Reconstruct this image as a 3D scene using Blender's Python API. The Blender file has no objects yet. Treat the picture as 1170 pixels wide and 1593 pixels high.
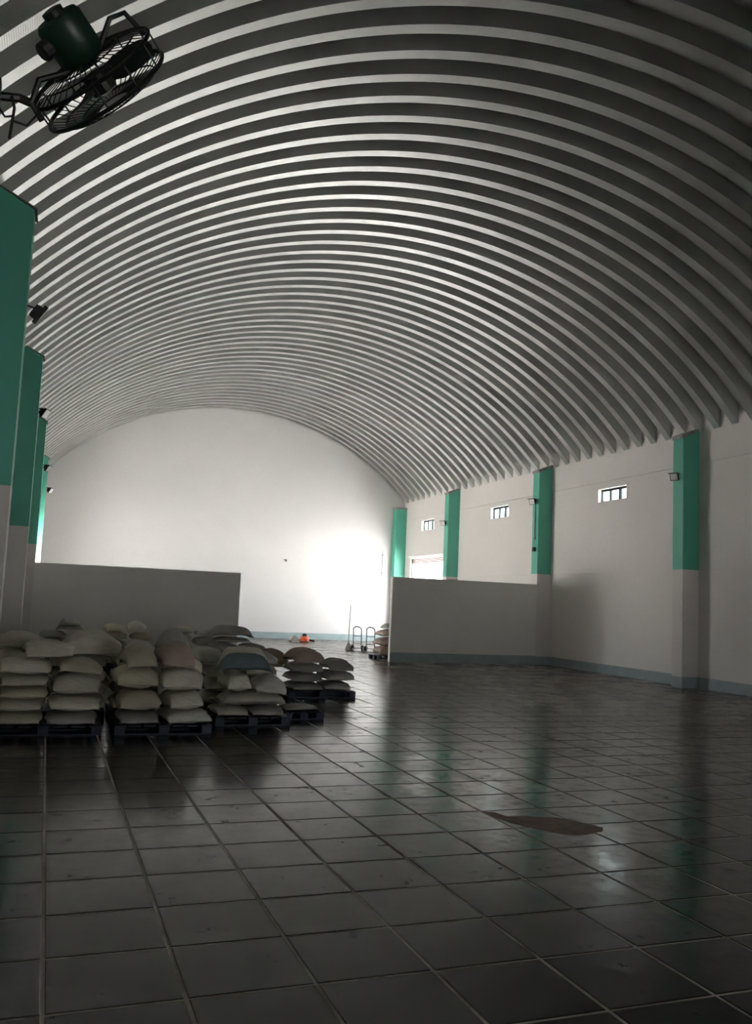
import bpy, math, random
from mathutils import Vector, Matrix
R = math.radians
C = bpy.context.scene.collection
scene = bpy.context.scene

# ------------------------------------------------------------------ camera
cam_d = bpy.data.cameras.new('camera'); cam = bpy.data.objects.new('camera', cam_d); C.objects.link(cam)
CAM_H = 1.782
RT = Vector((0.93838758, -0.3428716, 0.04321811)); UP = Vector((-0.07580944, -0.08222219, 0.99372654))
FW = Vector((0.33716713, 0.93577699, 0.10314918))
cam.matrix_world = Matrix(((RT.x, UP.x, -FW.x, 0), (RT.y, UP.y, -FW.y, 0), (RT.z, UP.z, -FW.z, CAM_H), (0, 0, 0, 1)))
F_PX = 1358.14
cam_d.sensor_fit = 'VERTICAL'; cam_d.sensor_height = 36; cam_d.lens = F_PX / 1593 * 36
cam_d.clip_start = 0.05; cam_d.clip_end = 400
scene.camera = cam

# ------------------------------------------------------------------ daylight and exposure
W = bpy.data.worlds.new('overcast'); scene.world = W; W.use_nodes = True
bg = W.node_tree.nodes['Background']; bg.inputs['Color'].default_value = (0.93, 0.97, 1.0, 1); bg.inputs['Strength'].default_value = 4.0
sun_d = bpy.data.lights.new('sun', 'SUN'); sun_d.energy = 70.0; sun_d.angle = R(3); sun_d.color = (1, .98, .95)
sun = bpy.data.objects.new('sun', sun_d); C.objects.link(sun)
sun.rotation_euler = Vector((0.15, -0.50, -0.85)).to_track_quat('-Z', 'Y').to_euler()
scene.view_settings.view_transform = 'Standard'; scene.view_settings.look = 'None'
scene.view_settings.gamma = 1; scene.view_settings.use_curve_mapping = False
scene.view_settings.exposure = 1.62
scene.cycles.use_denoising = True
scene.cycles.max_bounces = 14; scene.cycles.diffuse_bounces = 8; scene.cycles.glossy_bounces = 6
scene.cycles.sample_clamp_indirect = 12
scene.cycles.caustics_reflective = True

# ------------------------------------------------------------------ dimensions (metres)
XR, XCR = 15.28, 14.78          # right wall face, right column fronts
XL, XCL = -1.05, -0.588         # left wall face, left column fronts
YN, YF = -8.88, 38.5            # near and far gable walls
ARC_X, ARC_Z, ARC_R = 7.20, -0.655, 10.80
Z_BAND, Z_SEAM = 2.95, 5.69
COL_Y = [3.82, 10.94, 18.06, 25.17, 32.29]
YP = 25.17

# ------------------------------------------------------------------ helpers
class MB:
    def __init__(self): self.v = []; self.f = []; self.uv = None
    def box(self, x0, x1, y0, y1, z0, z1, bev=0.0):
        n = len(self.v)
        if bev <= 0:
            self.v += [(x, y, z) for z in (z0, z1) for y in (y0, y1) for x in (x0, x1)]
            self.f += [tuple(n + i for i in q) for q in ((0, 2, 3, 1), (4, 5, 7, 6), (0, 1, 5, 4), (2, 6, 7, 3), (0, 4, 6, 2), (1, 3, 7, 5))]
        else:
            b = bev
            rings = [(z0, b), (z0 + b, 0), (z1 - b, 0), (z1, b)]
            for z, i in rings:
                self.v += [(x0 + i, y0 + i, z), (x1 - i, y0 + i, z), (x1 - i, y1 - i, z), (x0 + i, y1 - i, z)]
            self.f.append((n + 3, n + 2, n + 1, n))
            for k in range(3):
                a = n + 4 * k
                for j in range(4):
                    self.f.append((a + j, a + (j + 1) % 4, a + 4 + (j + 1) % 4, a + 4 + j))
            self.f.append((n + 12, n + 13, n + 14, n + 15))
        return self
    def prism(self, poly, axis, a, b):
        """poly: 2-D points (other two axes in xyz order), extruded along axis from a to b."""
        n = len(self.v); m = len(poly)
        def P(p, t):
            q = list(p); q.insert(axis, t); return tuple(q)
        self.v += [P(p, a) for p in poly] + [P(p, b) for p in poly]
        self.f.append(tuple(range(n, n + m))); self.f.append(tuple(range(n + 2 * m - 1, n + m - 1, -1)))
        for i in range(m):
            j = (i + 1) % m
            self.f.append((n + i, n + m + i, n + m + j, n + j))
        return self
    def tube(self, pts, r, seg=8, closed=False, r1=None):
        pts = [Vector(p) for p in pts]; m = len(pts); n = len(self.v)
        prev = None
        for i, p in enumerate(pts):
            if closed: t = pts[(i + 1) % m] - pts[i - 1]
            else: t = pts[min(i + 1, m - 1)] - pts[max(i - 1, 0)]
            t.normalize()
            ref = prev if prev is not None else (Vector((0, 0, 1)) if abs(t.z) < .9 else Vector((1, 0, 0)))
            a = t.cross(ref)
            if a.length < 1e-5: a = t.cross(Vector((0, 1, 0)))
            a.normalize(); b = a.cross(t); b.normalize(); prev = b
            rr = r if r1 is None else r + (r1 - r) * i / (m - 1)
            for k in range(seg):
                w = 2 * math.pi * k / seg
                self.v.append(tuple(p + a * (rr * math.cos(w)) + b * (rr * math.sin(w))))
        for i in range(m if closed else m - 1):
            for k in range(seg):
                p0 = n + i * seg; p1 = n + ((i + 1) % m) * seg; k2 = (k + 1) % seg
                self.f.append((p0 + k, p0 + k2, p1 + k2, p1 + k))
        if not closed:
            self.f.append(tuple(n + k for k in range(seg))[::-1])
            self.f.append(tuple(n + (m - 1) * seg + k for k in range(seg)))
        return self
    def lathe(self, prof, org, ax, seg=20):
        """prof: (radius, distance along ax) pairs."""
        ax = Vector(ax).normalized(); a = ax.cross(Vector((0, 0, 1)) if abs(ax.z) < .9 else Vector((1, 0, 0))).normalized(); b = ax.cross(a)
        n = len(self.v); o = Vector(org)
        for rr, t in prof:
            for k in range(seg):
                w = 2 * math.pi * k / seg
                self.v.append(tuple(o + ax * t + a * (rr * math.cos(w)) + b * (rr * math.sin(w))))
        for i in range(len(prof) - 1):
            for k in range(seg):
                k2 = (k + 1) % seg; p0 = n + i * seg; p1 = p0 + seg
                self.f.append((p0 + k, p0 + k2, p1 + k2, p1 + k))
        self.f.append(tuple(n + k for k in range(seg))[::-1]); m = n + (len(prof) - 1) * seg
        self.f.append(tuple(m + k for k in range(seg)))
        return self
    def mesh(self, name, mat, smooth=False):
        me = bpy.data.meshes.new(name); me.from_pydata(self.v, [], self.f)
        me.materials.append(mat)
        import bmesh
        bm = bmesh.new(); bm.from_mesh(me); bmesh.ops.recalc_face_normals(bm, faces=bm.faces); bm.to_mesh(me); bm.free()
        if smooth:
            me.polygons.foreach_set('use_smooth', [True] * len(me.polygons))
        me.update(); return me
    def build(self, name, mat, parent=None, smooth=False, kind=None):
        return link(name, self.mesh(name, mat, smooth), parent, kind)

def link(name, me, parent=None, kind=None, loc=None):
    o = bpy.data.objects.new(name, me); C.objects.link(o)
    if parent is not None: o.parent = parent
    if kind: o['kind'] = kind
    if loc is not None: o.location = loc
    return o

def tag(o, label, cat, group=None):
    o['label'] = label; o['category'] = cat
    if group: o['group'] = group
    return o

def empty(name, loc=(0, 0, 0), rz=0, label=None, cat=None, group=None, kind=None):
    o = bpy.data.objects.new(name, None); C.objects.link(o); o.location = loc; o.rotation_euler = (0, 0, rz)
    o.empty_display_size = .2
    if label: tag(o, label, cat, group)
    if kind: o['kind'] = kind
    return o

def smooth_by_angle(o, ang=35):
    me = o.data
    me.polygons.foreach_set('use_smooth', [True] * len(me.polygons))
    try: me.set_sharp_from_angle(angle=R(ang))
    except Exception: pass

def copy_tree(o, parent=None):
    c = o.copy(); C.objects.link(c); c.parent = parent
    for ch in o.children: copy_tree(ch, c)
    return c

# ------------------------------------------------------------------ materials
class NT:
    def __init__(self, name):
        self.m = bpy.data.materials.new(name); self.m.use_nodes = True
        self.t = self.m.node_tree; self.b = self.t.nodes['Principled BSDF']
    def n(self, kind, **kw):
        x = self.t.nodes.new(kind)
        for k, v in kw.items():
            if k in x.inputs: x.inputs[k].default_value = v
            else: setattr(x, k, v)
        return x
    def l(self, a, b): self.t.links.new(a, b)
    def pos(self, scale=(1, 1, 1), rot=(0, 0, 0), kind='world', loc=(0, 0, 0)):
        mp = self.n('ShaderNodeMapping'); mp.inputs['Scale'].default_value = scale; mp.inputs['Rotation'].default_value = rot
        mp.inputs['Location'].default_value = loc
        if kind == 'world': self.l(self.n('ShaderNodeNewGeometry').outputs['Position'], mp.inputs['Vector'])
        else: self.l(self.n('ShaderNodeTexCoord').outputs['Object'], mp.inputs['Vector'])
        return mp.outputs['Vector']
    def noise(self, vec, scale, detail=4, rough=.55):
        x = self.n('ShaderNodeTexNoise', Scale=scale, Detail=detail, Roughness=rough); self.l(vec, x.inputs['Vector']); return x.outputs['Fac']
    def ramp(self, fac, stops):
        x = self.n('ShaderNodeValToRGB'); r = x.color_ramp
        while len(r.elements) < len(stops): r.elements.new(.5)
        for e, (p, c) in zip(r.elements, stops):
            e.position = p; e.color = (c, c, c, 1) if isinstance(c, (int, float)) else (*c, 1)
        self.l(fac, x.inputs['Fac']); return x.outputs['Color']
    def mix(self, fac, a, b, mode='MIX'):
        x = self.n('ShaderNodeMix', data_type='RGBA', blend_type=mode)
        for sock, v in ((x.inputs[0], fac), (x.inputs[6], a), (x.inputs[7], b)):
            if hasattr(v, 'node'): self.l(v, sock)
            elif isinstance(v, (int, float)): sock.default_value = v
            else: sock.default_value = (*v, 1)
        return x.outputs[2]
    def bump(self, h, strength, dist=.01, normal=None):
        x = self.n('ShaderNodeBump', Strength=strength, Distance=dist); self.l(h, x.inputs['Height'])
        if normal is not None: self.l(normal, x.inputs['Normal'])
        self.l(x.outputs['Normal'], self.b.inputs['Normal']); return x.outputs['Normal']
    def set(self, **kw):
        for k, v in kw.items():
            s = self.b.inputs[k.replace('_', ' ')]
            if hasattr(v, 'node'): self.l(v, s)
            else: s.default_value = (*v, 1) if isinstance(v, tuple) and len(v) == 3 else v
        return self.m

def simple(name, col, rough=.5, metal=0.0, var=.12, scale=3.0, kind='world'):
    t = NT(name); p = t.pos(kind=kind); f = t.noise(p, scale)
    dark = tuple(c * (1 - var) for c in col); lite = tuple(min(1, c * (1 + var)) for c in col)
    return t.set(Base_Color=t.ramp(f, [(.3, dark), (.7, lite)]), Roughness=rough, Metallic=metal)

def wall_paint(name, col, blocks=True):
    t = NT(name); p = t.pos()
    big = t.noise(p, .35, 3); fine = t.noise(p, 9, 5)
    c = t.ramp(big, [(.3, tuple(x * .93 for x in col)), (.7, col)])
    c = t.mix(t.ramp(fine, [(.42, .0), (.75, .10)]), c, tuple(x * .72 for x in col))
    m = t.set(Base_Color=c, Roughness=.75)
    t.bump(t.noise(p, 40, 3), .12, .01)
    return m

M = {}
M['wall'] = wall_paint('white_wall_paint', (.80, .765, .735))
M['wall_low'] = wall_paint('lower_wall_paint', (.74, .705, .675))
M['gable'] = wall_paint('gable_paint', (.68, .675, .675))
M['partition'] = wall_paint('partition_paint', (.82, .80, .76))
M['band'] = simple('blue_grey_base_paint', (.31, .39, .40), .6)
M['green'] = simple('teal_green_paint', (.11, .47, .345), .5, 0, .05, 1.5)
M['cap'] = simple('cap_concrete', (.30, .30, .28), .85, 0, .2, 6)
M['concrete'] = simple('yard_concrete', (.42, .41, .40), .9, 0, .15, .8)
M['black'] = simple('black_plastic', (.015, .016, .015), .45)
M['motor_green'] = simple('dark_green_enamel', (.008, .035, .022), .4)
M['wire'] = simple('dark_wire', (.012, .013, .012), .4, .3)
M['blade'] = simple('fan_blade_metal', (.22, .22, .21), .35, .6)
M['white_lamp'] = simple('white_lens', (.85, .85, .82), .25)
M['conduit'] = simple('grey_conduit', (.22, .30, .27), .5)
M['alu'] = simple('dark_aluminium', (.02, .028, .028), .4, .5)
M['steel'] = simple('brushed_steel', (.13, .135, .14), .4, .8)
M['rust'] = simple('shutter_paint', (.42, .27, .22), .6)
M['pallet'] = simple('navy_pallet_plastic', (.010, .017, .045), .5, 0, .2, 5)
M['orange'] = simple('orange_plastic', (.75, .13, .05), .45)
M['grout'] = simple('pale_grout', (.56, .52, .46), .8, 0, .3, 2.2)
M['mud'] = simple('dried_mud', (.16, .098, .058), .55, 0, .45, 7)
M['wood'] = simple('pale_wood', (.45, .30, .20), .6)

# roof sheet: galvanised steel with fine cross crimps (uv.x = metres along the arch)
t = NT('galvanised_sheet')
uvn = t.n('ShaderNodeUVMap'); uvn.uv_map = 'UVMap'
wv = t.n('ShaderNodeTexWave', Scale=1.0, Distortion=0.0); wv.wave_type = 'BANDS'; wv.bands_direction = 'X'
mp = t.n('ShaderNodeMapping'); mp.inputs['Scale'].default_value = (12, 1, 1); t.l(uvn.outputs['UV'], mp.inputs['Vector']); t.l(mp.outputs['Vector'], wv.inputs['Vector'])
p = t.pos(); f = t.noise(p, 1.2, 4)
M['roof'] = t.set(Base_Color=t.ramp(f, [(.3, (.54, .545, .53)), (.7, (.65, .655, .635))]), Metallic=.90, Roughness=t.ramp(f, [(.3, .38), (.7, .46)]))
t.bump(wv.outputs['Fac'], .12, .01)

# floor tile: dark polished porcelain, dusty in places
ROT = 0.0091; TX0, TY0, TS, TSY = 0.081, 4.082, 0.6, 0.594
t = NT('dark_polished_tile'); p = t.pos()
big = t.noise(p, .42, 5, .6); med = t.noise(p, 2.3, 6, .65); fine = t.noise(p, 14, 4)
cell = t.n('ShaderNodeVectorMath', operation='FLOOR'); t.l(t.pos(scale=(1 / TS, 1 / TSY, 0), rot=(0, 0, -ROT), loc=(-TX0 / TS, -TY0 / TSY, 0)), cell.inputs[0])
wn = t.n('ShaderNodeTexWhiteNoise', noise_dimensions='2D'); t.l(cell.outputs[0], wn.inputs['Vector'])
base = t.mix(wn.outputs['Value'], (.008, .009, .0085), (.014, .0155, .0145))
dust = t.ramp(big, [(.42, .0), (.68, .8)])
base = t.mix(t.mix(1.0, dust, t.ramp(med, [(.35, .25), (.7, 1.0)]), 'MULTIPLY'), base, (.095, .082, .064))
base = t.mix(t.ramp(t.noise(p, 5.0, 2), [(.70, 0.0), (.76, .7)]), base, (.012, .011, .010))
mot = t.noise(p, 7.5, 6, .7)
mm = t.n('ShaderNodeMath', operation='MULTIPLY_ADD'); t.l(mot, mm.inputs[0]); mm.inputs[1].default_value = .55
ms = t.n('ShaderNodeMath', operation='MULTIPLY'); t.l(med, ms.inputs[0]); ms.inputs[1].default_value = .5; t.l(ms.outputs[0], mm.inputs[2])
rg = t.ramp(mm.outputs[0], [(.38, .08), (.52, .18), (.70, .32)])
# trodden brown dust over the right-hand side of the hall
sx = t.n('ShaderNodeSeparateXYZ'); t.l(p, sx.inputs[0])
def mr(out, a, b):
    q = t.n('ShaderNodeMapRange', interpolation_type='SMOOTHSTEP'); t.l(out, q.inputs['Value']); q.inputs['From Min'].default_value = a; q.inputs['From Max'].default_value = b
    return q.outputs['Result']
area = t.mix(1.0, mr(sx.outputs['X'], 5.0, 9.5), mr(sx.outputs['Y'], 8.0, 13.0), 'MULTIPLY')
dm = t.mix(1.0, area, t.ramp(t.noise(p, 1.1, 6, .65), [(.30, .35), (.62, 1.0)]), 'MULTIPLY')
base = t.mix(dm, base, (.17, .138, .108))
rg = t.mix(dm, rg, (.30, .30, .30))
M['tile'] = t.set(Base_Color=base, Roughness=rg, IOR=1.35)
t.bump(t.noise(p, 1.7, 2), .05, .02)

def sack_mat(name, col, var):
    t = NT(name); p = t.pos(kind='object')
    oi = t.n('ShaderNodeObjectInfo')
    c = t.ramp(oi.outputs['Random'], [(0, tuple(x * (1 - var) for x in col)), (1, tuple(min(1, x * (1 + var)) for x in col))])
    c = t.mix(t.ramp(t.noise(p, 5, 4), [(.4, 0.0), (.75, .35)]), c, tuple(x * .6 for x in col))
    m = t.set(Base_Color=c, Roughness=.62)
    w1 = t.n('ShaderNodeTexWave', Scale=70.0); w1.bands_direction = 'X'; t.l(p, w1.inputs['Vector'])
    w2 = t.n('ShaderNodeTexWave', Scale=70.0); w2.bands_direction = 'Y'; t.l(p, w2.inputs['Vector'])
    add = t.n('ShaderNodeMath', operation='ADD'); t.l(w1.outputs['Fac'], add.inputs[0]); t.l(w2.outputs['Fac'], add.inputs[1])
    nb = t.bump(t.noise(p, 9, 3), .5, .02)
    t.bump(add.outputs[0], .12, .004, nb)
    return m
M['sack'] = sack_mat('woven_sack', (.66, .62, .51), .18)
M['sack_olive'] = sack_mat('olive_woven_sack', (.58, .54, .40), .12)
M['sack_pale'] = sack_mat('pale_woven_sack', (.72, .70, .63), .12)
M['sack_brown'] = sack_mat('brown_woven_sack', (.42, .32, .26), .12)
M['sack_grey'] = sack_mat('grey_woven_sack', (.44, .425, .39), .12)
M['sack_blue'] = sack_mat('blue_woven_sack', (.17, .235, .255), .08)
M['hem'] = simple('sack_hem', (.55, .52, .45), .6)

# glass
t = NT('window_glass'); gl = t.n('ShaderNodeBsdfGlossy', Roughness=.02); tr = t.n('ShaderNodeBsdfTransparent', Color=(.90, .95, .94, 1)); mx = t.n('ShaderNodeMixShader', Fac=.08)
t.l(tr.outputs[0], mx.inputs[1]); t.l(gl.outputs[0], mx.inputs[2]); t.l(mx.outputs[0], t.t.nodes['Material Output'].inputs['Surface'])
M['glass'] = t.m

# ------------------------------------------------------------------ walls
TH = .25
def slab_wall(mb, x0, x1, y0, y1, ztop, holes, face):
    """box-built wall along Y with holes (ya, yb, za, zb) and two recessed seams; face = the X of the inner side"""
    g = .016
    zs = sorted({0, Z_BAND - g, Z_BAND + g, Z_SEAM - g, Z_SEAM + g, ztop} | {z for h in holes for z in h[2:]})
    for za, zb in zip(zs[:-1], zs[1:]):
        zm = (za + zb) / 2
        cuts = sorted([(h[0], h[1]) for h in holes if h[2] < zm < h[3]])
        y = y0
        rec = .04 if abs(zm - Z_BAND) < g or abs(zm - Z_SEAM) < g else 0
        xa, xb = x0, x1
        if rec:
            if face == x0: xa += rec
            else: xb -= rec
        for a, b in cuts:
            if a > y: mb.box(xa, xb, y, a, za, zb)
            y = b
        mb.box(xa, xb, y, y1, za, zb)
WINS = [(21.12, 22.52, 5.10, 5.49), (28.16, 29.54, 5.115, 5.55), (34.88, 36.26, 5.085, 5.545)]
DOOR = (33.60, 37.40, 0, 3.85)
DOOR_L = (29.3, 32.2, 0, 3.6)      # unseen openings in the left wall, added for daylight behind the left columns
ADDED_DOOR_L2 = (32.75, 34.0, 0, 3.1)  # second opening, added to brighten the lower right wall
ADDED_DOOR_N = (5.0, 8.3, 0, 2.6)          # unseen doorway added in the near gable, brightens sides facing the camera
mb = MB(); slab_wall(mb, XR, XR + TH, YN, YF, 7.05, WINS + [DOOR], XR)
wall_right = mb.build('wall_right', M['wall'], kind='structure')
MB().box(XR + TH, XR + .60, YN, YF, 6.44, 6.478).build('wall_plate', M['wall'], wall_right)
mb = MB(); slab_wall(mb, XL - TH, XL, YN, YF, 6.86, [DOOR_L, ADDED_DOOR_L2], XL)
wall_left = mb.build('wall_left', M['wall'], kind='structure')
MB().box(XL - .60, XL - TH, YN, YF, 6.25, 6.288).build('wall_plate', M['wall'], wall_left)
def gable(name, ya, yb, face_band):
    arc = []
    for i in range(49):
        th = R(142) + (R(38) - R(142)) * i / 48
        arc.append((ARC_X + (ARC_R + .36) * math.cos(th), ARC_Z + (ARC_R + .36) * math.sin(th)))
    poly = [(XR + TH, Z_BAND + .012)] + [(XL - TH, Z_BAND + .012)] + arc
    mb = MB()
    if face_band < 0:
        mb.prism(poly, 1, ya, yb); mb.box(XL - TH, XR + TH, ya, yb, 0, Z_BAND - .012)
    else:
        xa, xb, _, zd = ADDED_DOOR_N
        mb.prism([(XR + TH, zd), (XL - TH, zd)] + arc, 1, ya, yb)
        mb.box(XL - TH, xa, ya, yb, 0, zd); mb.box(xb, XR + TH, ya, yb, 0, zd)
        return mb.build(name, M['gable'], kind='structure')
    s = .02 if face_band < 0 else 0; e = .02 if face_band > 0 else 0
    mb.box(XL - TH, XR + TH, ya + s, yb - e, Z_BAND - .012, Z_BAND + .012)
    return mb.build(name, M['gable'], kind='structure')
gable('wall_far', YF, YF + TH, -1)
gable('wall_near', YN - TH, YN, 1)

# low partition walls, white painted blockwork
XPR, XPL = 9.717, 4.996
MB().box(XPR, XCR, YP, YP + .15, 0, 2.60).build('wall_partition_right', M['partition'], kind='structure')
MB().box(XCL, XPL, YP, YP + .15, 0, 2.465).build('wall_partition_left', M['partition'], kind='structure')

# painted base bands
def runs(y0, y1):
    out = []; y = y0
    for c in COL_Y:
        if y < c < y1: out.append((y, c)); y = c + .383
    out.append((y, y1)); return out
mb = MB()
for a, b in runs(YN, DOOR[0]): mb.box(XR - .008, XR, a, b, 0, .27)
mb.box(XR - .008, XR, DOOR[1], 38.1, 0, .27)
mb.build('baseboard_right', M['band'], kind='structure')
mb = MB()
for a, b in runs(YN, DOOR_L[0]) + runs(ADDED_DOOR_L2[1], YF): mb.box(XL, XL + .008, a, b, 0, .27)
mb.build('baseboard_left', M['band'], kind='structure')
MB().box(XL + .01, XCR - .06, YF - .008, YF, 0, .28).build('baseboard_far', M['band'], kind='structure')
MB().box(XPR, XCR - .01, YP - .008, YP, 0, .29).build('baseboard_partition_right', M['band'], kind='structure')
MB().box(XCL + .008, XPL, YP - .008, YP, 0, .29).build('baseboard_partition_left', M['band'], kind='structure')

# ------------------------------------------------------------------ floor
floor = MB().box(XL - TH, XR + TH, YN - TH, YF + TH, -.25, -.0035).build('floor', M['grout'], kind='structure')
GW = .020   # grout width
ca, sa = math.cos(ROT), math.sin(ROT)
def grid(i, j): return (TX0 + TS * i * ca - TSY * j * sa, TY0 + TSY * j * ca + TS * i * sa)
hw, hl = (TS - GW) / 2, (TSY - GW) / 2
tb = MB().box(-hw, hw, -hl, hl, -.012, 0, 0)
tile_me = MB()
e = .004
tile_me.v = [(-hw, -hl, -.012), (hw, -hl, -.012), (hw, hl, -.012), (-hw, hl, -.012), (-hw, -hl, -e * .6), (hw, -hl, -e * .6), (hw, hl, -e * .6), (-hw, hl, -e * .6),
             (-hw + e, -hl + e, 0), (hw - e, -hl + e, 0), (hw - e, hl - e, 0), (-hw + e, hl - e, 0)]
tile_me.f = [(0, 1, 5, 4), (1, 2, 6, 5), (2, 3, 7, 6), (3, 0, 4, 7), (4, 5, 9, 8), (5, 6, 10, 9), (6, 7, 11, 10), (7, 4, 8, 11), (8, 9, 10, 11)]
tile_mesh = tile_me.mesh('tile', M['tile'])
def project(p):
    d = Vector(p) - Vector((0, 0, CAM_H)); z = d.dot(FW)
    if z < .2: return None
    return (585 + F_PX * d.dot(RT) / z, 796.5 - F_PX * d.dot(UP) / z)
cells = []
for i in range(-5, 28):
    for j in range(-24, 62):
        cx, cy = grid(i + .5, j + .5)
        if not (XL - .4 < cx < XR + .4 and YN - .4 < cy < YF + .4): continue
        whole = XL + .36 < cx < XR - .36 and YN + .36 < cy < YF - .36
        q = [project((*grid(i + a, j + b), 0)) for a, b in ((0, 0), (1, 0), (1, 1), (0, 1))]
        area = 0
        if whole and all(q):
            pts = [(min(max(x, 0), 1170), min(max(y, 0), 1593)) for x, y in q]
            area = abs(sum(pts[k][0] * pts[(k + 1) % 4][1] - pts[(k + 1) % 4][0] * pts[k][1] for k in range(4))) / 2
        cells.append((area, cx, cy))
cells.sort(reverse=True)
rng = random.Random(4)
for area, cx, cy in cells[:300]:
    o = link('tile', tile_mesh, floor, None, (cx, cy, rng.uniform(-.0008, .0004)))
    o.rotation_euler = (rng.gauss(0, .0011), rng.gauss(0, .0011), ROT)
def clip(poly, ax, lim, sign):
    out = []
    for k in range(len(poly)):
        a, b = poly[k - 1], poly[k]
        ia, ib = sign * (a[ax] - lim) <= 0, sign * (b[ax] - lim) <= 0
        if ia != ib:
            tt = (lim - a[ax]) / (b[ax] - a[ax]); out.append((a[0] + tt * (b[0] - a[0]), a[1] + tt * (b[1] - a[1])))
        if ib: out.append(b)
    return out
mb = MB()
for area, cx, cy in cells[300:]:
    poly = [(cx + x * ca - y * sa, cy + x * sa + y * ca) for x, y in ((-hw, -hl), (hw, -hl), (hw, hl), (-hw, hl))]
    for ax, lim, s in ((0, XR, 1), (0, XL, -1), (1, YF, 1), (1, YN, -1)):
        if poly: poly = clip(poly, ax, lim, s)
    if len(poly) < 3: continue
    z = rng.uniform(-.0008, .0004); gx, gy = rng.gauss(0, .0011), rng.gauss(0, .0011)
    n = len(mb.v); m = len(poly)
    mb.v += [(x, y, -.012) for x, y in poly] + [(x, y, z + gx * (x - cx) + gy * (y - cy)) for x, y in poly]
    mb.f.append(tuple(n + m + k for k in range(m)))
    for k in range(m): mb.f.append((n + k, n + (k + 1) % m, n + m + (k + 1) % m, n + m + k))
rest = mb.build('tile', M['tile'], floor, kind='stuff')

# ------------------------------------------------------------------ arched ceiling of steel panels
ceiling = empty('ceiling', (0, 0, 0), kind='structure')
PITCH = .6234; LOW = .215; DEP = .30; SL = .022
def arch_panel():
    zr, zl = 6.48, 6.29                     # the feet stand level on the wall plates
    prof = [(0, 0), (LOW, 0), (LOW + SL, DEP), (PITCH - SL, DEP), (PITCH, 0)]
    N = 64; me = bpy.data.meshes.new('roof_panel'); v = []; f = []; uv = []
    for s in range(len(prof) - 1):
        (ya, ra), (yb, rb) = prof[s], prof[s + 1]
        n = len(v)
        for i in range(N + 1):
            for y, r_ in ((ya, ra), (yb, rb)):
                rr = ARC_R + r_; th1 = math.asin((zr - ARC_Z) / rr); th0 = math.pi - math.asin((zl - ARC_Z) / rr); th = th0 + (th1 - th0) * i / N; v.append((ARC_X + rr * math.cos(th), y, ARC_Z + rr * math.sin(th)))
        for i in range(N):
            a = n + 2 * i; f.append((a, a + 1, a + 3, a + 2))
            L0 = (th0 - th1) * i / N * ARC_R; L1 = (th0 - th1) * (i + 1) / N * ARC_R
            uv += [(L0, ya), (L0, yb), (L1, yb), (L1, ya)]
    me.from_pydata(v, [], f); me.materials.append(M['roof'])
    lay = me.uv_layers.new(name='UVMap')
    for k, q in enumerate(uv): lay.data[k].uv = q
    for k, pg in enumerate(me.polygons): pg.use_smooth = True
    me.update(); return me
pm = arch_panel()
for k in range(-30, 46): link('roof_panel', pm, ceiling, None, (0, 9.823 + PITCH * k, 0))

# ------------------------------------------------------------------ windows and door
for n, (ya, yb, za, zb) in enumerate(WINS, 1):
    w = empty('window_%d' % n, (XR + .12, ya, za), kind='structure')
    L, H = yb - ya, zb - za
    fr = .035
    mb = MB(); mb.box(0, .05, 0, L, 0, fr); mb.box(0, .05, 0, L, H - .07, H); mb.box(0, .05, 0, fr, fr, H - fr); mb.box(0, .05, L - fr, L, fr, H - fr)
    mb.build('frame', M['alu'], w)
    MB().box(-.005, .055, L * .34 - .05, L * .34 + .05, fr, H - fr).build('mullion', M['alu'], w)
    MB().box(-.005, .055, L * .68 - .035, L * .68 + .035, fr, H - fr).build('mullion', M['alu'], w)
    MB().box(.02, .026, fr, L * .34 - .05, fr, H - fr).build('pane', M['glass'], w)
    MB().box(.02, .026, L * .34 + .05, L * .68 - .035, fr, H - fr).build('pane', M['glass'], w)
    MB().box(.02, .026, L * .68 + .035, L - fr, fr, H - fr).build('pane', M['glass'], w)
door = empty('door_1', (XR, DOOR[0], 0), kind='structure')
DL = DOOR[1] - DOOR[0]
MB().box(-.16, 0, -.08, DL + .08, 3.93, 4.02).build('lintel', M['wall'], door)
mb = MB()
for k in range(3): mb.box(.10, .13, 0, DL, 3.85 - .07 * (k + 1), 3.85 - .07 * k - .008)
mb.build('rolled_shutter', M['rust'], door)
MB().box(.07, .17, 0, .06, 0, 3.85).build('guide_rail', M['steel'], door)
MB().box(.07, .17, DL - .06, DL, 0, 3.85).build('guide_rail', M['steel'], door)
# yard outside the door
yard = MB(); yard.box(XR + TH, 75, -60, 110, -.25, -.02); yard.box(-60, XL - TH, -60, 110, -.25, -.02); yard.box(XL - TH, XR + TH, -60, YN - TH, -.25, -.02)
yard.build('ground', M['concrete'], kind='structure')

# dried mud on the tiles
mud = [(3.66, 7.05), (3.74, 7.02), (3.80, 6.86), (3.95, 6.86), (4.08, 6.80), (4.20, 6.76), (4.30, 6.66), (4.36, 6.50), (4.42, 6.36), (4.36, 6.26), (4.24, 6.24), (4.10, 6.20), (3.98, 6.24), (3.90, 6.36), (3.80, 6.52), (3.72, 6.66), (3.68, 6.84)]
mb = MB(); mb.prism([(x + .012 * math.sin(9 * i), y + .012 * math.cos(7 * i)) for i, (x, y) in enumerate(mud)], 2, .0002, .0022)
tag(mb.build('mud_patch', M['mud']), 'brown dried mud patch on the dark floor tiles, right of the middle', 'stain')

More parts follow.
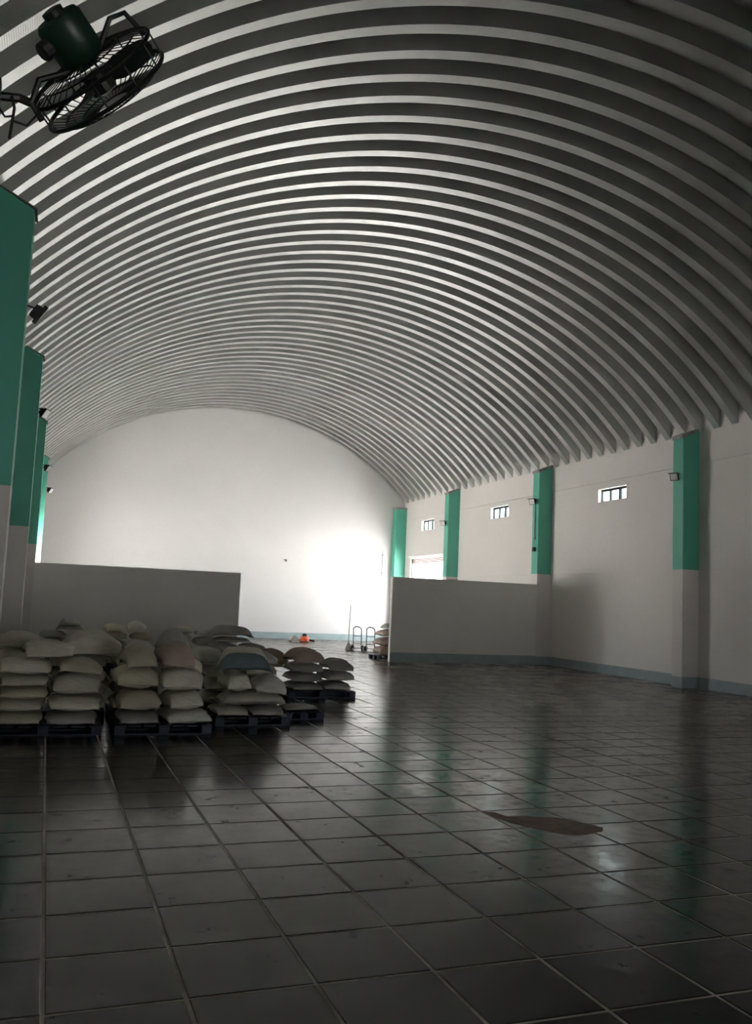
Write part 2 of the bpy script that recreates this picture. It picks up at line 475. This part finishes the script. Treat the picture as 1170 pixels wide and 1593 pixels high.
# ------------------------------------------------------------------ columns
def column(y, side, label, zf=6.30, w=.383, xin=None, zslope=.245):
    s = 1 if side == 'right' else -1
    xw = XR if s > 0 else XL; xf = (XCR if s > 0 else XCL) if xin is None else xin
    c = empty('column', (xf, y, 0), label=label, cat='column', group='wall columns of the hall')
    d = abs(xw - xf) * s
    MB().prism([(0, Z_BAND), (d, Z_BAND), (d, zf + zslope), (0, zf)], 1, 0, w).build('upper_shaft', M['green'], c)
    MB().box(min(0, d), max(0, d), 0, w, .27, Z_BAND).build('lower_shaft', M['wall_low'], c)
    MB().box(min(-.006 * s, d), max(-.006 * s, d), -.006, w + .006, 0, .27).build('base_band', M['band'], c)
    MB().prism([(-.03 * s, zf + .002), (d, zf + zslope + .002), (d, zf + zslope + (.07 if s > 0 else .02)), (-.03 * s, zf + (.10 if s > 0 else .02))], 1, -.02, w + .02).build('cap', M['cap'], c)
    return c
column(COL_Y[0], 'left', 'left wall column nearest the camera, carrying the wall fan')
column(COL_Y[1], 'left', 'large dark green and grey column on the left edge of the photo, beside the front sacks')
column(COL_Y[2], 'left', 'second green and grey column on the left wall, between the front sacks and the partition')
column(COL_Y[3], 'left', 'left wall green column where the left partition wall ends')
column(COL_Y[4], 'left', 'bright green left wall column standing behind the left partition wall')
column(COL_Y[2], 'right', 'tallest green and grey right wall column, with a floodlight, in front of the right partition')
column(COL_Y[3], 'right', 'green right wall column at the end of the right partition, with conduit and floodlight')
column(COL_Y[4], 'right', 'green right wall column behind the right partition, beside the bright door opening')
column(38.08, 'right', 'short green column in the far right corner beside the bright door opening', zf=6.18, w=.41, xin=14.745, zslope=.02)

# ------------------------------------------------------------------ floodlights and small fittings
def floodlight(loc, aim, label, side):
    """body tilted to face aim, on a bracket from the column face (side = +1 right wall, -1 left wall)"""
    f_ = empty('floodlight', loc, label=label, cat='floodlight', group='floodlights on the columns')
    a = Vector(aim).normalized(); q = a.to_track_quat('Y', 'Z')
    def rot(o): o.rotation_mode = 'QUATERNION'; o.rotation_quaternion = q; return o
    mb = MB(); mb.prism([(-.11, -.10), (.11, -.10), (.11, .10), (-.11, .10)], 1, -.02, .03)
    n = len(mb.v); mb.prism([(-.07, -.07), (.07, -.07), (.07, .07), (-.07, .07)], 1, -.07, -.02)
    for k in range(5): mb.box(-.08 + k * .036, -.068 + k * .036, -.095, -.07, -.06, .06)
    rot(mb.build('housing', M['black'], f_))
    rot(MB().box(-.095, .095, .03, .036, -.085, .085).build('lens', M['white_lamp'], f_))
    if side > 0: rot(MB().box(-.12, .12, .03, .10, .10, .112).build('visor', M['black'], f_))
    x = .2 * side
    MB().tube([(0, 0, .0), (.06 * side, 0, .07), (abs(loc_face(loc, side)) * side, 0, .09)], .012, 6).build('bracket', M['black'], f_)
    return f_
def loc_face(loc, side): return (XCR - loc[0]) if side > 0 else (loc[0] - XCL)
floodlight((14.62, 18.20, 5.31), (-.86, -.42, -.28), 'floodlight on the tallest right wall column, white lens showing', 1)
floodlight((14.62, 25.32, 5.34), (-.86, -.42, -.28), 'floodlight above the conduit on the column at the right partition', 1)
floodlight((14.63, 32.45, 5.13), (-.86, -.42, -.28), 'small floodlight on the right wall column beside the bright door', 1)
floodlight((-.44, 11.12, 5.08), (.80, .15, -.5), 'black floodlight seen edge on, on the large dark green left column', -1)
floodlight((-.47, 18.25, 5.22), (.75, -.3, -.5), 'black floodlight on the second left wall column', -1)
floodlight((-.46, 25.35, 5.05), (.75, -.3, -.5), 'tiny floodlight on the left column at the end of the left partition', -1)
floodlight((-.45, 32.48, 5.20), (.75, -.3, -.5), 'tiny floodlight on the left column behind the left partition, lower of two', -1)

cd = empty('conduit', (XCR, 25.36, 3.75), label='grey conduit with two boxes running down the column at the right partition', cat='conduit')
MB().tube([(-.02, 0, .45), (-.02, 0, 1.50)], .022, 8).build('pipe', M['conduit'], cd)
MB().box(-.05, 0, -.05, .05, .33, .45, .006).build('junction_box', M['conduit'], cd)
MB().box(-.07, 0, -.07, .07, -.06, .08, .006).build('switch_box', M['black'], cd)
wl = empty('wall_bracket', (9.65, YF, 3.50), label='small dark bracket high on the white far wall', cat='bracket')
MB().box(-.04, .04, -.02, 0, -.05, .05).build('plate', M['steel'], wl)
MB().tube([(0, -.02, 0), (-.06, -.16, .02), (-.16, -.2, .02)], .018, 6).build('arm', M['steel'], wl)
fp = empty('downpipe', (14.30, YF - .03, 3.0), label='slim pale pipe on the far wall beside the corner column', cat='pipe')
MB().tube([(0, 0, 0), (0, 0, 1.2)], .022, 8).build('pipe', M['wall'], fp)
MB().box(-.035, .035, -.025, .03, 1.0, 1.03).build('clip', M['steel'], fp)
MB().box(-.035, .035, -.025, .03, .15, .18).build('clip', M['steel'], fp)

# ------------------------------------------------------------------ wall fan
fan = empty('wall_fan', (XCL, 4.0, 3.85), label='dark industrial wall fan with a wire guard under the roof, top left', cat='fan')
FC = Vector((.592, .08, .295))                    # guard centre from the mount
AX = Vector((.67, .53, -.52)).normalized()        # blowing direction
e1 = AX.cross(Vector((0, 1, 0))).normalized(); e2 = AX.cross(e1)
def onf(rad, ang, d): return FC + AX * d + e1 * (rad * math.cos(ang)) + e2 * (rad * math.sin(ang))
RR = .315
def guard(name, d_rim, d_mid):
    mb = MB()
    for rad, fr in ((RR, 0), (.25, .55), (.17, .85), (.09, 1)):
        mb.tube([onf(rad, 2 * math.pi * k / 40, d_rim + (d_mid - d_rim) * fr) for k in range(40)], .010 if rad == RR else .004, 6, True)
    for k in range(44):
        a = 2 * math.pi * k / 44
        mb.tube([onf(.08, a, d_mid), onf(.17, a, d_rim + (d_mid - d_rim) * .85), onf(.25, a, d_rim + (d_mid - d_rim) * .55), onf(RR, a, d_rim)], .0028, 4)
    return mb.build(name, M['wire'], fan)
guard('front_guard', .055, .115); guard('rear_guard', -.055, -.10)
for k in range(12):
    a = 2 * math.pi * k / 12
    MB().tube([onf(RR, a, -.055), onf(RR, a, .055)], .0045, 5).build('rim_bar', M['wire'], fan)
MB().lathe([(.03, -.03), (.065, -.03), (.065, .05), (.02, .07)], FC, AX, 16).build('hub', M['black'], fan)
for k in range(3):
    a0 = 2 * math.pi * k / 3 + .5; v = []
    for rr, half, tw in ((.055, .22, .03), (.12, .42, .04), (.20, .46, .035), (.27, .40, .025), (.295, .28, .02)):
        v.append((onf(rr, a0 - half, -tw), onf(rr, a0, 0.0), onf(rr, a0 + half, tw)))
    mb = MB()
    for lay in (0, .003):
        for row in v: mb.v += [tuple(p_ + AX * lay) for p_ in row]
    nn = len(v) * 3
    for i in range(len(v) - 1):
        for j in range(2):
            a = 3 * i + j
            mb.f += [(a, a + 1, a + 4, a + 3), (nn + a, nn + a + 3, nn + a + 4, nn + a + 1)]
    mb.build('blade', M['black'], fan, smooth=True)
mb = MB(); mb.lathe([(.06, -.30), (.098, -.295), (.11, -.275), (.11, -.12), (.09, -.09), (.05, -.07)], FC, AX, 24)
mo = mb.build('motor', M['motor_green'], fan); smooth_by_angle(mo)
MB().lathe([(.03, -.33), (.05, -.325), (.05, -.30), (.045, -.295)], FC, AX, 14).build('motor_cap', M['black'], mo)
side_v = (e1 if e1.x < 0 else -e1)                # towards the wall, across the motor
mb = MB(); mb.lathe([(.035, .10), (.042, .11), (.042, .15), (.03, .16)], FC - AX * .22, side_v, 12); mb.build('terminal_box', M['black'], mo)
# yoke round the guard and arm to the column
yk = [FC - AX * .10 + side_v * .10, FC - AX * .15 + side_v * .24, FC - AX * .10 + side_v * .335, FC - AX * .02 + side_v * .345]
MB().tube([tuple(q) for q in yk], .014, 8).build('yoke', M['black'], fan)
yk2 = [FC - AX * .10 - side_v * .10, FC - AX * .16 - side_v * .22, FC - AX * .14 - side_v * .30, FC - AX * .02 - side_v * .33]
MB().tube([tuple(q) for q in yk2], .012, 8).build('yoke', M['black'], fan)
MB().tube([tuple(yk[2]), (.27, .03, .095), (.16, .01, .07)], .02, 8).build('arm', M['black'], fan)
MB().box(0, .03, -.06, .06, -.10, .22, .004).build('wall_plate', M['motor_green'], fan)
MB().box(.03, .195, -.03, .03, -.06, .14, .004).build('mount_bracket', M['motor_green'], fan)
mb = MB(); mb.tube([(.24, 0, .08), (.255, 0, .03), (.25, .01, -.04), (.245, .01, -.11)], .007, 6)
mb.tube([(.25, 0, -.03), (.31, .02, -.03), (.35, .03, .04), (.352, .04, .10)], .005, 6)
mb.tube([(.19, 0, .02), (.22, 0, -.02), (.25, 0, -.01)], .005, 6); mb.build('cord', M['black'], fan)

# ------------------------------------------------------------------ pallets
def make_pallet(L, D):
    root = empty('pallet')
    n = 7; w = L / (n + (n - 1) * .35); st = MB().box(0, w, 0, D, .098, .12, .003).mesh('deck_slat', M['pallet'])
    for k in range(n): link('deck_slat', st, root, None, (k * w * 1.35, 0, 0))
    bl = MB().box(0, .12, 0, .14, .022, .098, .004).mesh('block', M['pallet'])
    for x in (0, (L - .12) / 2, L - .12):
        for y in (0, (D - .14) / 2, D - .14): link('block', bl, root, None, (x, y, 0))
    rn = MB().box(0, L, 0, .14, 0, .022, .003).mesh('skid', M['pallet'])
    for y in (0, (D - .14) / 2, D - .14): link('skid', rn, root, None, (0, y, 0))
    return root
PALLETS = [  # x0, y0, length, depth, rz, label
    (-.70, 11.50, 1.36, .95, 0, 'dark blue pallet under the leftmost front stack of sacks'),
    (.82, 11.50, 1.20, .95, 0, 'dark blue pallet under the middle front stack of sacks'),
    (2.19, 12.20, 1.05, .95, 0, 'dark blue pallet under the front stack with the blue sack'),
    (4.10, 15.62, 1.28, .95, 0, 'dark blue pallet under the rightmost stack of sacks'),
    (-.70, 12.85, 1.46, .95, 0, 'pallet hidden in the second row behind the leftmost stack'),
    (.82, 12.85, 1.3, .95, 0, 'pallet hidden in the second row behind the middle stack'),
    (2.20, 13.55, 1.2, .95, 0, 'pallet hidden in the second row behind the blue sack'),
    (2.98, 17.6, 1.2, .95, 0, 'pallet under the tall dark stack before the left partition edge'),
    (-.30, 21.0, 1.2, .95, 0, 'pallet under the far left stack by the left partition wall'),
    (1.05, 21.0, 1.2, .95, 0, 'pallet under the second far stack by the left partition wall'),
    (2.55, 21.0, 1.2, .95, 0, 'pallet under the third far stack by the left partition wall'),
    (9.70, 26.1, 1.2, .95, 0, 'pallet behind the right partition under the brown sacks'),
    (3.30, 12.75, .62, .55, .06, 'small dark pallet lying empty beside the stack with the blue sack'),
]
for x, y, L, D, rz, lab in PALLETS:
    p_ = make_pallet(L, D); p_.location = (x, y, 0); p_.rotation_euler = (0, 0, rz)
    tag(p_, lab, 'pallet', 'pallets under the sacks')

# ------------------------------------------------------------------ sacks
def sack_mesh(seed, mat, ex=.80, ez=.86, dome=0.0):
    """unit sack: 1 x 1 x 1 box, long axis Y, base at z = 0; blunt bulging ends with the hem low"""
    rg = random.Random(seed); NU, NA = 15, 22; v = []; f = []
    ph = [rg.uniform(0, 6.28) for _ in range(12)]
    for i in range(NU):
        u = math.sin((i / (NU - 1) * 2 - 1) * math.pi / 2)
        end = max(0.0, 1 - abs(u) ** 5) ** .5
        hw_ = .5 * (.955 + .045 * math.cos(u * math.pi)) * (1 + .02 * math.sin(3 * u + ph[0]))
        if abs(u) > .97: hw_ *= .97
        ht = .5 * (.06 + .94 * end) * (1 + .05 * math.sin(4 * u + ph[1]))
        zc = .5 - .30 * (1 - end)
        for k in range(NA):
            a = 2 * math.pi * k / NA; c_, s_ = math.cos(a), math.sin(a)
            x = hw_ * math.copysign(abs(c_) ** ex, c_); z = ht * math.copysign(abs(s_) ** ez, s_)
            if dome: z = z * (1.0 if s_ > 0 else .45); hump = 1 - .38 * dome * abs(2 * x) ** 2; z *= hump
            w = .022 * math.sin(5 * a + 3 * u + ph[2]) + .018 * math.sin(3 * a - 7 * u + ph[3]) + .012 * math.sin(9 * u + 2 * a + ph[4])
            x *= 1 + w; z *= 1 + 1.6 * w
            y = .5 * u * (1 + .025 * math.sin(2 * a + ph[5]))
            z += .05 * math.sin(2.2 * x * 3 + ph[6]) * (1 - abs(u)) - .10 * (abs(2 * x) ** 3) * .4
            v.append([x, y, zc + z])
    for i in range(NU - 1):
        for k in range(NA):
            a = i * NA + k; b = i * NA + (k + 1) % NA
            f.append((a, b, b + NA, a + NA))
    f.append(tuple(range(NA))[::-1]); f.append(tuple((NU - 1) * NA + k for k in range(NA)))
    lo = [min(p[q] for p in v) for q in range(3)]; hi = [max(p[q] for p in v) for q in range(3)]
    for p in v:
        for q in range(3):
            tt = (p[q] - lo[q]) / (hi[q] - lo[q]); p[q] = tt if q == 2 else tt - .5
    mb = MB(); mb.v = [tuple(p) for p in v]; mb.f = f
    body = mb.mesh('sack', mat, True)
    hems = []
    for s in (0, NU - 1):
        ring = v[s * NA:(s + 1) * NA]; zc = sum(p[2] for p in ring) / NA; y0 = sum(p[1] for p in ring) / NA; sg = -1 if s == 0 else 1
        hb = MB(); xs = [-.47, -.3, -.1, .1, .3, .47]
        for x in xs:
            d = .035 + .012 * math.sin(9 * x + ph[7])
            zz = zc + .03 * math.sin(6 * x + ph[8]) - (.05 if abs(x) > .4 else 0)
            hb.v += [(x, y0 - sg * .01, zz - .012), (x, y0 - sg * .01, zz + .012), (x, y0 + sg * d, zz + .008), (x, y0 + sg * d, zz - .008)]
        for i in range(5):
            for j in range(4):
                a = 4 * i + j; b = 4 * i + (j + 1) % 4; hb.f.append((a, b, b + 4, a + 4))
        hb.f += [(0, 1, 2, 3), (20, 23, 22, 21)]
        hems.append(hb.mesh('hem', M['hem']))
    return body, hems
LIB = {m: [sack_mesh(10 * i + hash_ , M[m]) for hash_ in range(4)] for i, m in enumerate(('sack', 'sack_olive', 'sack_pale', 'sack_brown', 'sack_grey', 'sack_blue'))}
DOME = {m: [sack_mesh(100 + 10 * i + k, M[m], .92, 1.0, 1.0) for k in range(3)] for i, m in enumerate(('sack', 'sack_olive', 'sack_pale', 'sack_brown', 'sack_grey', 'sack_blue'))}
srng = random.Random(9)
def sack(x0, x1, z0, z1, y0, dep, label, mat='sack', rz=0.0, rx=0.0, ry=0.0, side=False, group=None, hems=True, dome=False):
    """x and z limits seen from the front, y of the front face, depth along Y; side = lies lengthwise across"""
    body, hm = srng.choice((DOME if dome else LIB)[mat])
    o = link('sack', body)
    W_, H_ = x1 - x0, z1 - z0
    o.location = ((x0 + x1) / 2, y0 + dep / 2, z0)
    if side: o.scale = (dep, W_, H_); o.rotation_euler = (rx, ry, rz + math.pi / 2)
    else: o.scale = (W_, dep, H_); o.rotation_euler = (rx, ry, rz)
    tag(o, label, 'sack', group or 'woven sacks on the pallets')
    if hems:
        for h in hm: link('hem', h, o)
    return o
Z0 = .122
# leftmost front stack, left column, from the pallet up
A = 'leftmost front stack, '
sack(-.69, -.04, Z0, .275, 11.52, .88, A + 'left column: bottom sack on the pallet', 'sack_olive', .02)
sack(-.67, -.02, .278, .43, 11.53, .86, A + 'left column: second sack from the pallet', 'sack', -.02)
sack(-.60, .00, .428, .575, 11.54, .86, A + 'left column: third, dark olive thin sack', 'sack_olive', .02)
sack(-.58, .00, .572, .72, 11.53, .86, A + 'left column: fourth sack from the pallet', 'sack', 0)
sack(-.62, .03, .718, .905, 11.54, .84, A + 'left column: fifth, drooping over its neighbour', 'sack', .03, 0, .03)
sack(-.36, .29, .93, 1.14, 11.75, .80, A + 'topmost rounded sack with a bright right edge', 'sack', .10, dome=True)
sack(-.02, .62, Z0, .27, 11.51, .88, A + 'right column: bottom sack above the floor tiles', 'sack_grey', -.02)
sack(.00, .645, .276, .475, 11.52, .86, A + 'right column: second sack, pale grey', 'sack', .02)
sack(.03, .65, .472, .755, 11.54, .84, A + 'right column: thick bulging third sack', 'sack', -.02)
sack(.06, .64, .752, .925, 11.62, .80, A + 'right column: top sack, dark and sloping', 'sack_olive', .05, 0, .08, dome=True)
# middle front stack
B = 'middle front stack, '
sack(.83, 1.37, Z0, .285, 11.53, .86, B + 'left column: bottom sack on the pallet', 'sack_grey', .03)
sack(.83, 1.39, .286, .54, 11.52, .86, B + 'left column: olive second sack', 'sack_olive', -.03)
sack(.77, 1.33, .545, .84, 11.54, .86, B + 'left column: big olive third sack', 'sack_olive', .02)
sack(.87, 1.30, .838, 1.10, 11.60, .80, B + 'left column: dark slumped top sack', 'sack_olive', .06, 0, -.06, dome=True)
sack(1.40, 2.02, Z0, .29, 11.52, .86, B + 'right column: pale bottom sack with a pointed corner', 'sack_pale', .08, 0, -.03)
sack(1.43, 1.92, .292, .53, 11.53, .86, B + 'right column: second sack, tilted', 'sack', .05, 0, -.06)
sack(1.36, 1.93, .528, .835, 11.53, .86, B + 'right column: pale third sack', 'sack', -.03)
sack(1.29, 1.77, .832, 1.17, 11.62, .78, B + 'right column: brownish top sack leaning with a bright edge', 'sack_brown', .08, 0, .10, dome=True)
# front stack with the blue sack
Cc = 'stack with the blue sack, '
sack(2.19, 2.68, Z0, .25, 12.23, .86, Cc + 'bottom left sack on the pallet', 'sack', .02)
sack(2.70, 3.21, Z0, .25, 12.23, .86, Cc + 'bottom right sack on the pallet', 'sack_grey', -.02)
sack(2.30, 3.20, .248, .445, 12.23, .84, Cc + 'wide second sack lying across the pallet', 'sack', 0, side=True)
sack(2.30, 2.70, .446, .715, 12.25, .82, Cc + 'upright sack under the blue one, left half', 'sack', .02)
sack(2.73, 3.22, .446, .70, 12.24, .82, Cc + 'sack bulging on the right under the blue one', 'sack_pale', -.04, 0, .08, dome=True)
sack(2.25, 2.97, .722, .985, 12.28, .46, 'blue grey sack on top of the third front stack', 'sack_blue', .03, side=True, dome=True)
sack(2.32, 3.04, .72, 1.06, 12.80, .34, 'pale sack flopped behind the blue sack', 'sack', .1, side=True, dome=True)
# rightmost stack
D = 'rightmost stack, '
sack(4.15, 4.79, Z0, .27, 15.66, .86, D + 'left column: bottom sack on the pallet', 'sack_grey', .02)
sack(4.14, 4.80, .268, .445, 15.66, .86, D + 'left column: second sack from the pallet', 'sack_grey', -.02)
sack(4.12, 4.80, .446, .62, 15.66, .86, D + 'left column: third sack from the pallet', 'sack_grey', 0)
sack(4.14, 4.83, .622, .89, 15.70, .84, D + 'left column: big rounded brownish top sack', 'sack_brown', .03, dome=True)
sack(4.80, 5.36, Z0, .28, 15.66, .86, D + 'right column: bottom sack above the bright floor', 'sack_grey', -.04)
sack(4.81, 5.41, .278, .485, 15.66, .86, D + 'right column: middle sack with a pointed end', 'sack_grey', .03)
sack(4.85, 5.38, .487, .705, 15.66, .86, D + 'right column: top sack under the floor glare', 'sack_grey', -.02, dome=True)
# second row and rear stacks: seen mostly by their tops
ORD = ['lowest', 'second from the floor', 'third from the floor', 'fourth from the floor']
def filler(x0, x1, z0, z1, y0, n, mat='sack', where=''):
    h = (z1 - z0) / n
    for k in range(n): sack(x0, x1, z0 + k * h, z0 + (k + 1) * h - .002, y0, .82, 'rear sack, ' + where + ': ' + ORD[k], mat, srng.uniform(-.03, .03), group='sacks buried in the rear rows', hems=False)
filler(-.68, -.06, Z0, .96, 12.90, 4, where='second row behind the leftmost stack, left column'); filler(-.02, .78, Z0, .88, 12.90, 4, where='second row behind the leftmost stack, right column')
sack(.10, .95, .885, 1.24, 12.92, .80, 'big pale humped sack on the second row, behind the leftmost stack', 'sack', .08, dome=True)
sack(-.70, -.14, .965, 1.19, 12.90, .80, 'sack with bright folds on the second row, at the foot of the left columns', 'sack', -.1, 0, .08, dome=True)
filler(.82, 1.50, Z0, .90, 12.90, 4, where='second row behind the middle stack, left column'); filler(1.55, 2.12, Z0, .86, 12.90, 3, where='second row behind the middle stack, right column')
sack(1.00, 1.44, .905, 1.10, 12.92, .8, 'sack with a pale rim on the second row, behind the middle stack', 'sack_pale', -.05, dome=True)
sack(1.48, 1.90, .90, 1.29, 13.0, .7, 'hooded looking sack with a tied neck standing behind the middle stack', 'sack_grey', .1, dome=True)
filler(2.22, 2.78, Z0, .70, 13.60, 3, where='second row behind the blue sack, left column'); filler(2.84, 3.38, Z0, .75, 13.60, 3, where='second row behind the blue sack, right column')
sack(2.08, 2.52, .705, .97, 13.58, .8, 'pale sack wedged between the middle stack and the blue sack', 'sack_pale', .04)
sack(2.82, 3.40, .755, .95, 13.6, .8, 'grey sack behind the blue sack', 'sack_grey', 0, dome=True)
filler(3.72, 4.10, Z0 - .12, .46, 16.6, 2, 'sack_grey', where='on the floor left behind the rightmost stack')
sack(3.70, 4.36, .465, .81, 16.6, .8, 'brownish sack on the rear left of the rightmost stack', 'sack_brown', .05, dome=True)
filler(3.00, 3.58, Z0, .84, 17.64, 4, 'sack_grey', 'tall dark stack, left column'); filler(3.62, 4.16, Z0, .84, 17.64, 4, 'sack_grey', 'tall dark stack, right column')
sack(3.12, 3.80, .842, .958, 17.64, .8, 'dark thin sack second from the top of the tall dark stack', 'sack_grey', .02, side=True)
sack(3.00, 3.86, .956, 1.195, 17.64, .8, 'dark topmost sack with a pointed end against the bright far wall', 'sack_grey', 0, side=True, dome=True)
filler(-.28, .28, Z0, .85, 21.04, 4, 'sack_grey', where='first far stack by the left partition, left column'); filler(.32, .86, Z0, .70, 21.04, 3, where='first far stack by the left partition, right column')
sack(.06, .66, .855, .97, 21.04, .8, 'flat sack under the dark folded one on the far left stack', 'sack', .03, side=True, dome=True)
sack(.13, .58, .968, 1.12, 21.08, .6, 'dark folded sack topmost on the far left stack by the partition', 'sack_grey', .0, side=True, dome=True)
filler(1.08, 1.66, Z0, .85, 21.04, 4, 'sack_olive', where='second far stack by the left partition, left column'); filler(1.68, 2.22, Z0, .85, 21.04, 4, 'sack_olive', where='second far stack by the left partition, right column')
sack(1.10, 1.56, .853, 1.03, 21.04, .8, 'left top sack of the second far stack by the partition', 'sack_olive', .05)
sack(1.62, 2.08, .853, 1.12, 21.04, .8, 'upright pale top sack of the second far stack by the partition', 'sack', -.05, dome=True)
filler(2.58, 3.14, Z0, .85, 21.04, 4, 'sack', where='third far stack by the left partition, left column'); filler(3.18, 3.72, Z0, .80, 21.04, 3, where='third far stack by the left partition, right column')
sack(2.66, 3.15, .853, 1.02, 21.04, .8, 'left top sack of the third far stack by the partition', 'sack', .05)
sack(3.22, 3.70, .803, .95, 21.04, .8, 'right top sack of the third far stack by the partition', 'sack_pale', -.05)
# behind the right partition
for k, (x0, z0, z1, lab) in enumerate(((9.72, Z0, .42, 'brown sack on the pallet behind the right partition, lowest of the pile'),
                                       (9.76, .418, .70, 'brown sack behind the right partition, middle of the pile'),
                                       (9.82, .698, .95, 'brown sack behind the right partition, top of the pile'))):
    sack(x0, x0 + .85, z0, z1, 26.12, .86, lab, 'sack_brown', .03 * (k - 1), group='brown sacks behind the right partition')
sack(10.0, 10.5, .97, 1.14, 26.3, .6, 'dark folded sack lying on the brown pile behind the right partition', 'sack_grey', .1, side=True, dome=True)
sack(3.32, 3.86, .122, .20, 12.80, .46, 'flat empty sack on the small pallet beside the blue sack stack', 'sack_grey', .06, side=True)

# ------------------------------------------------------------------ far bay things
def hand_truck(loc, rz, label):
    h = empty('hand_truck', loc, rz, label, 'hand truck', 'hand trucks in the far bay')
    for s in (-1, 1):
        MB().tube([(s * .16, .05, .10), (s * .16, .02, .78)], .021, 8).build('upright', M['steel'], h)
        mb = MB(); mb.lathe([(.03, -.03), (.10, -.03), (.11, -.02), (.11, .02), (.10, .03), (.03, .03)], (s * .205, .10, .11), (1, 0, 0), 16); mb.build('wheel', M['black'], h)
    pts = [(-.16, .02, .78)] + [(.16 * -math.cos(a), .02 - .05 * math.sin(a), .78 + .11 * math.sin(a)) for a in (.4, .8, 1.2, 1.57, 1.94, 2.34, 2.74)] + [(.16, .02, .78)]
    MB().tube(pts, .021, 8).build('handle', M['steel'], h)
    for z in (.28, .55): MB().tube([(-.16, .04, z), (.16, .04, z)], .014, 6).build('cross_bar', M['steel'], h)
    MB().tube([(-.20, .10, .11), (.20, .10, .11)], .014, 6).build('axle', M['steel'], h)
    MB().box(-.2, .2, -.22, .04, .0, .02).build('toe_plate', M['steel'], h)
    return h
hand_truck((10.36, 30.2, 0), -.75, 'left of two steel hand trucks standing on the bright far floor')
hand_truck((10.74, 29.83, 0), -.75, 'right of two steel hand trucks, beside the brown sacks')
bp = empty('broom', (10.22, 30.75, 0), label='upright broom with a pale stick behind the hand trucks', cat='broom')
MB().tube([(0, 0, .28), (.03, .0, 1.66)], .017, 8).build('stick', M['wood'], bp)
MB().prism([(-.15, 0), (.15, 0), (.06, .22), (.03, .30), (-.03, .30), (-.06, .22)], 1, -.03, .03).build('bristles', M['sack_pale'], bp)
om = empty('blower', (9.90, 35.6, 0), label='small orange and black machine on the floor by the far wall', cat='machine')
mb = MB(); mb.lathe([(.14, .03), (.19, .05), (.20, .16), (.15, .24), (.06, .27)], (0, 0, 0), (0, 0, 1), 18); smooth_by_angle(mb.build('body', M['orange'], om))
MB().lathe([(.10, .25), (.11, .30), (.08, .36), (.03, .37)], (0, 0, 0), (0, 0, 1), 14).build('motor_cap', M['black'], om)
MB().tube([(.18, 0, .10), (.32, -.03, .08), (.42, -.05, .07)], .05, 10).build('nozzle', M['black'], om)
for s in (-1, 1): MB().box(-.15, .15, s * .12 - .03, s * .12 + .03, 0, .04).build('foot', M['black'], om)
sack(9.28, 9.66, .0, .28, 35.5, .4, 'small grey sack slumped beside the orange machine by the far wall', 'sack_grey', .1, dome=True)
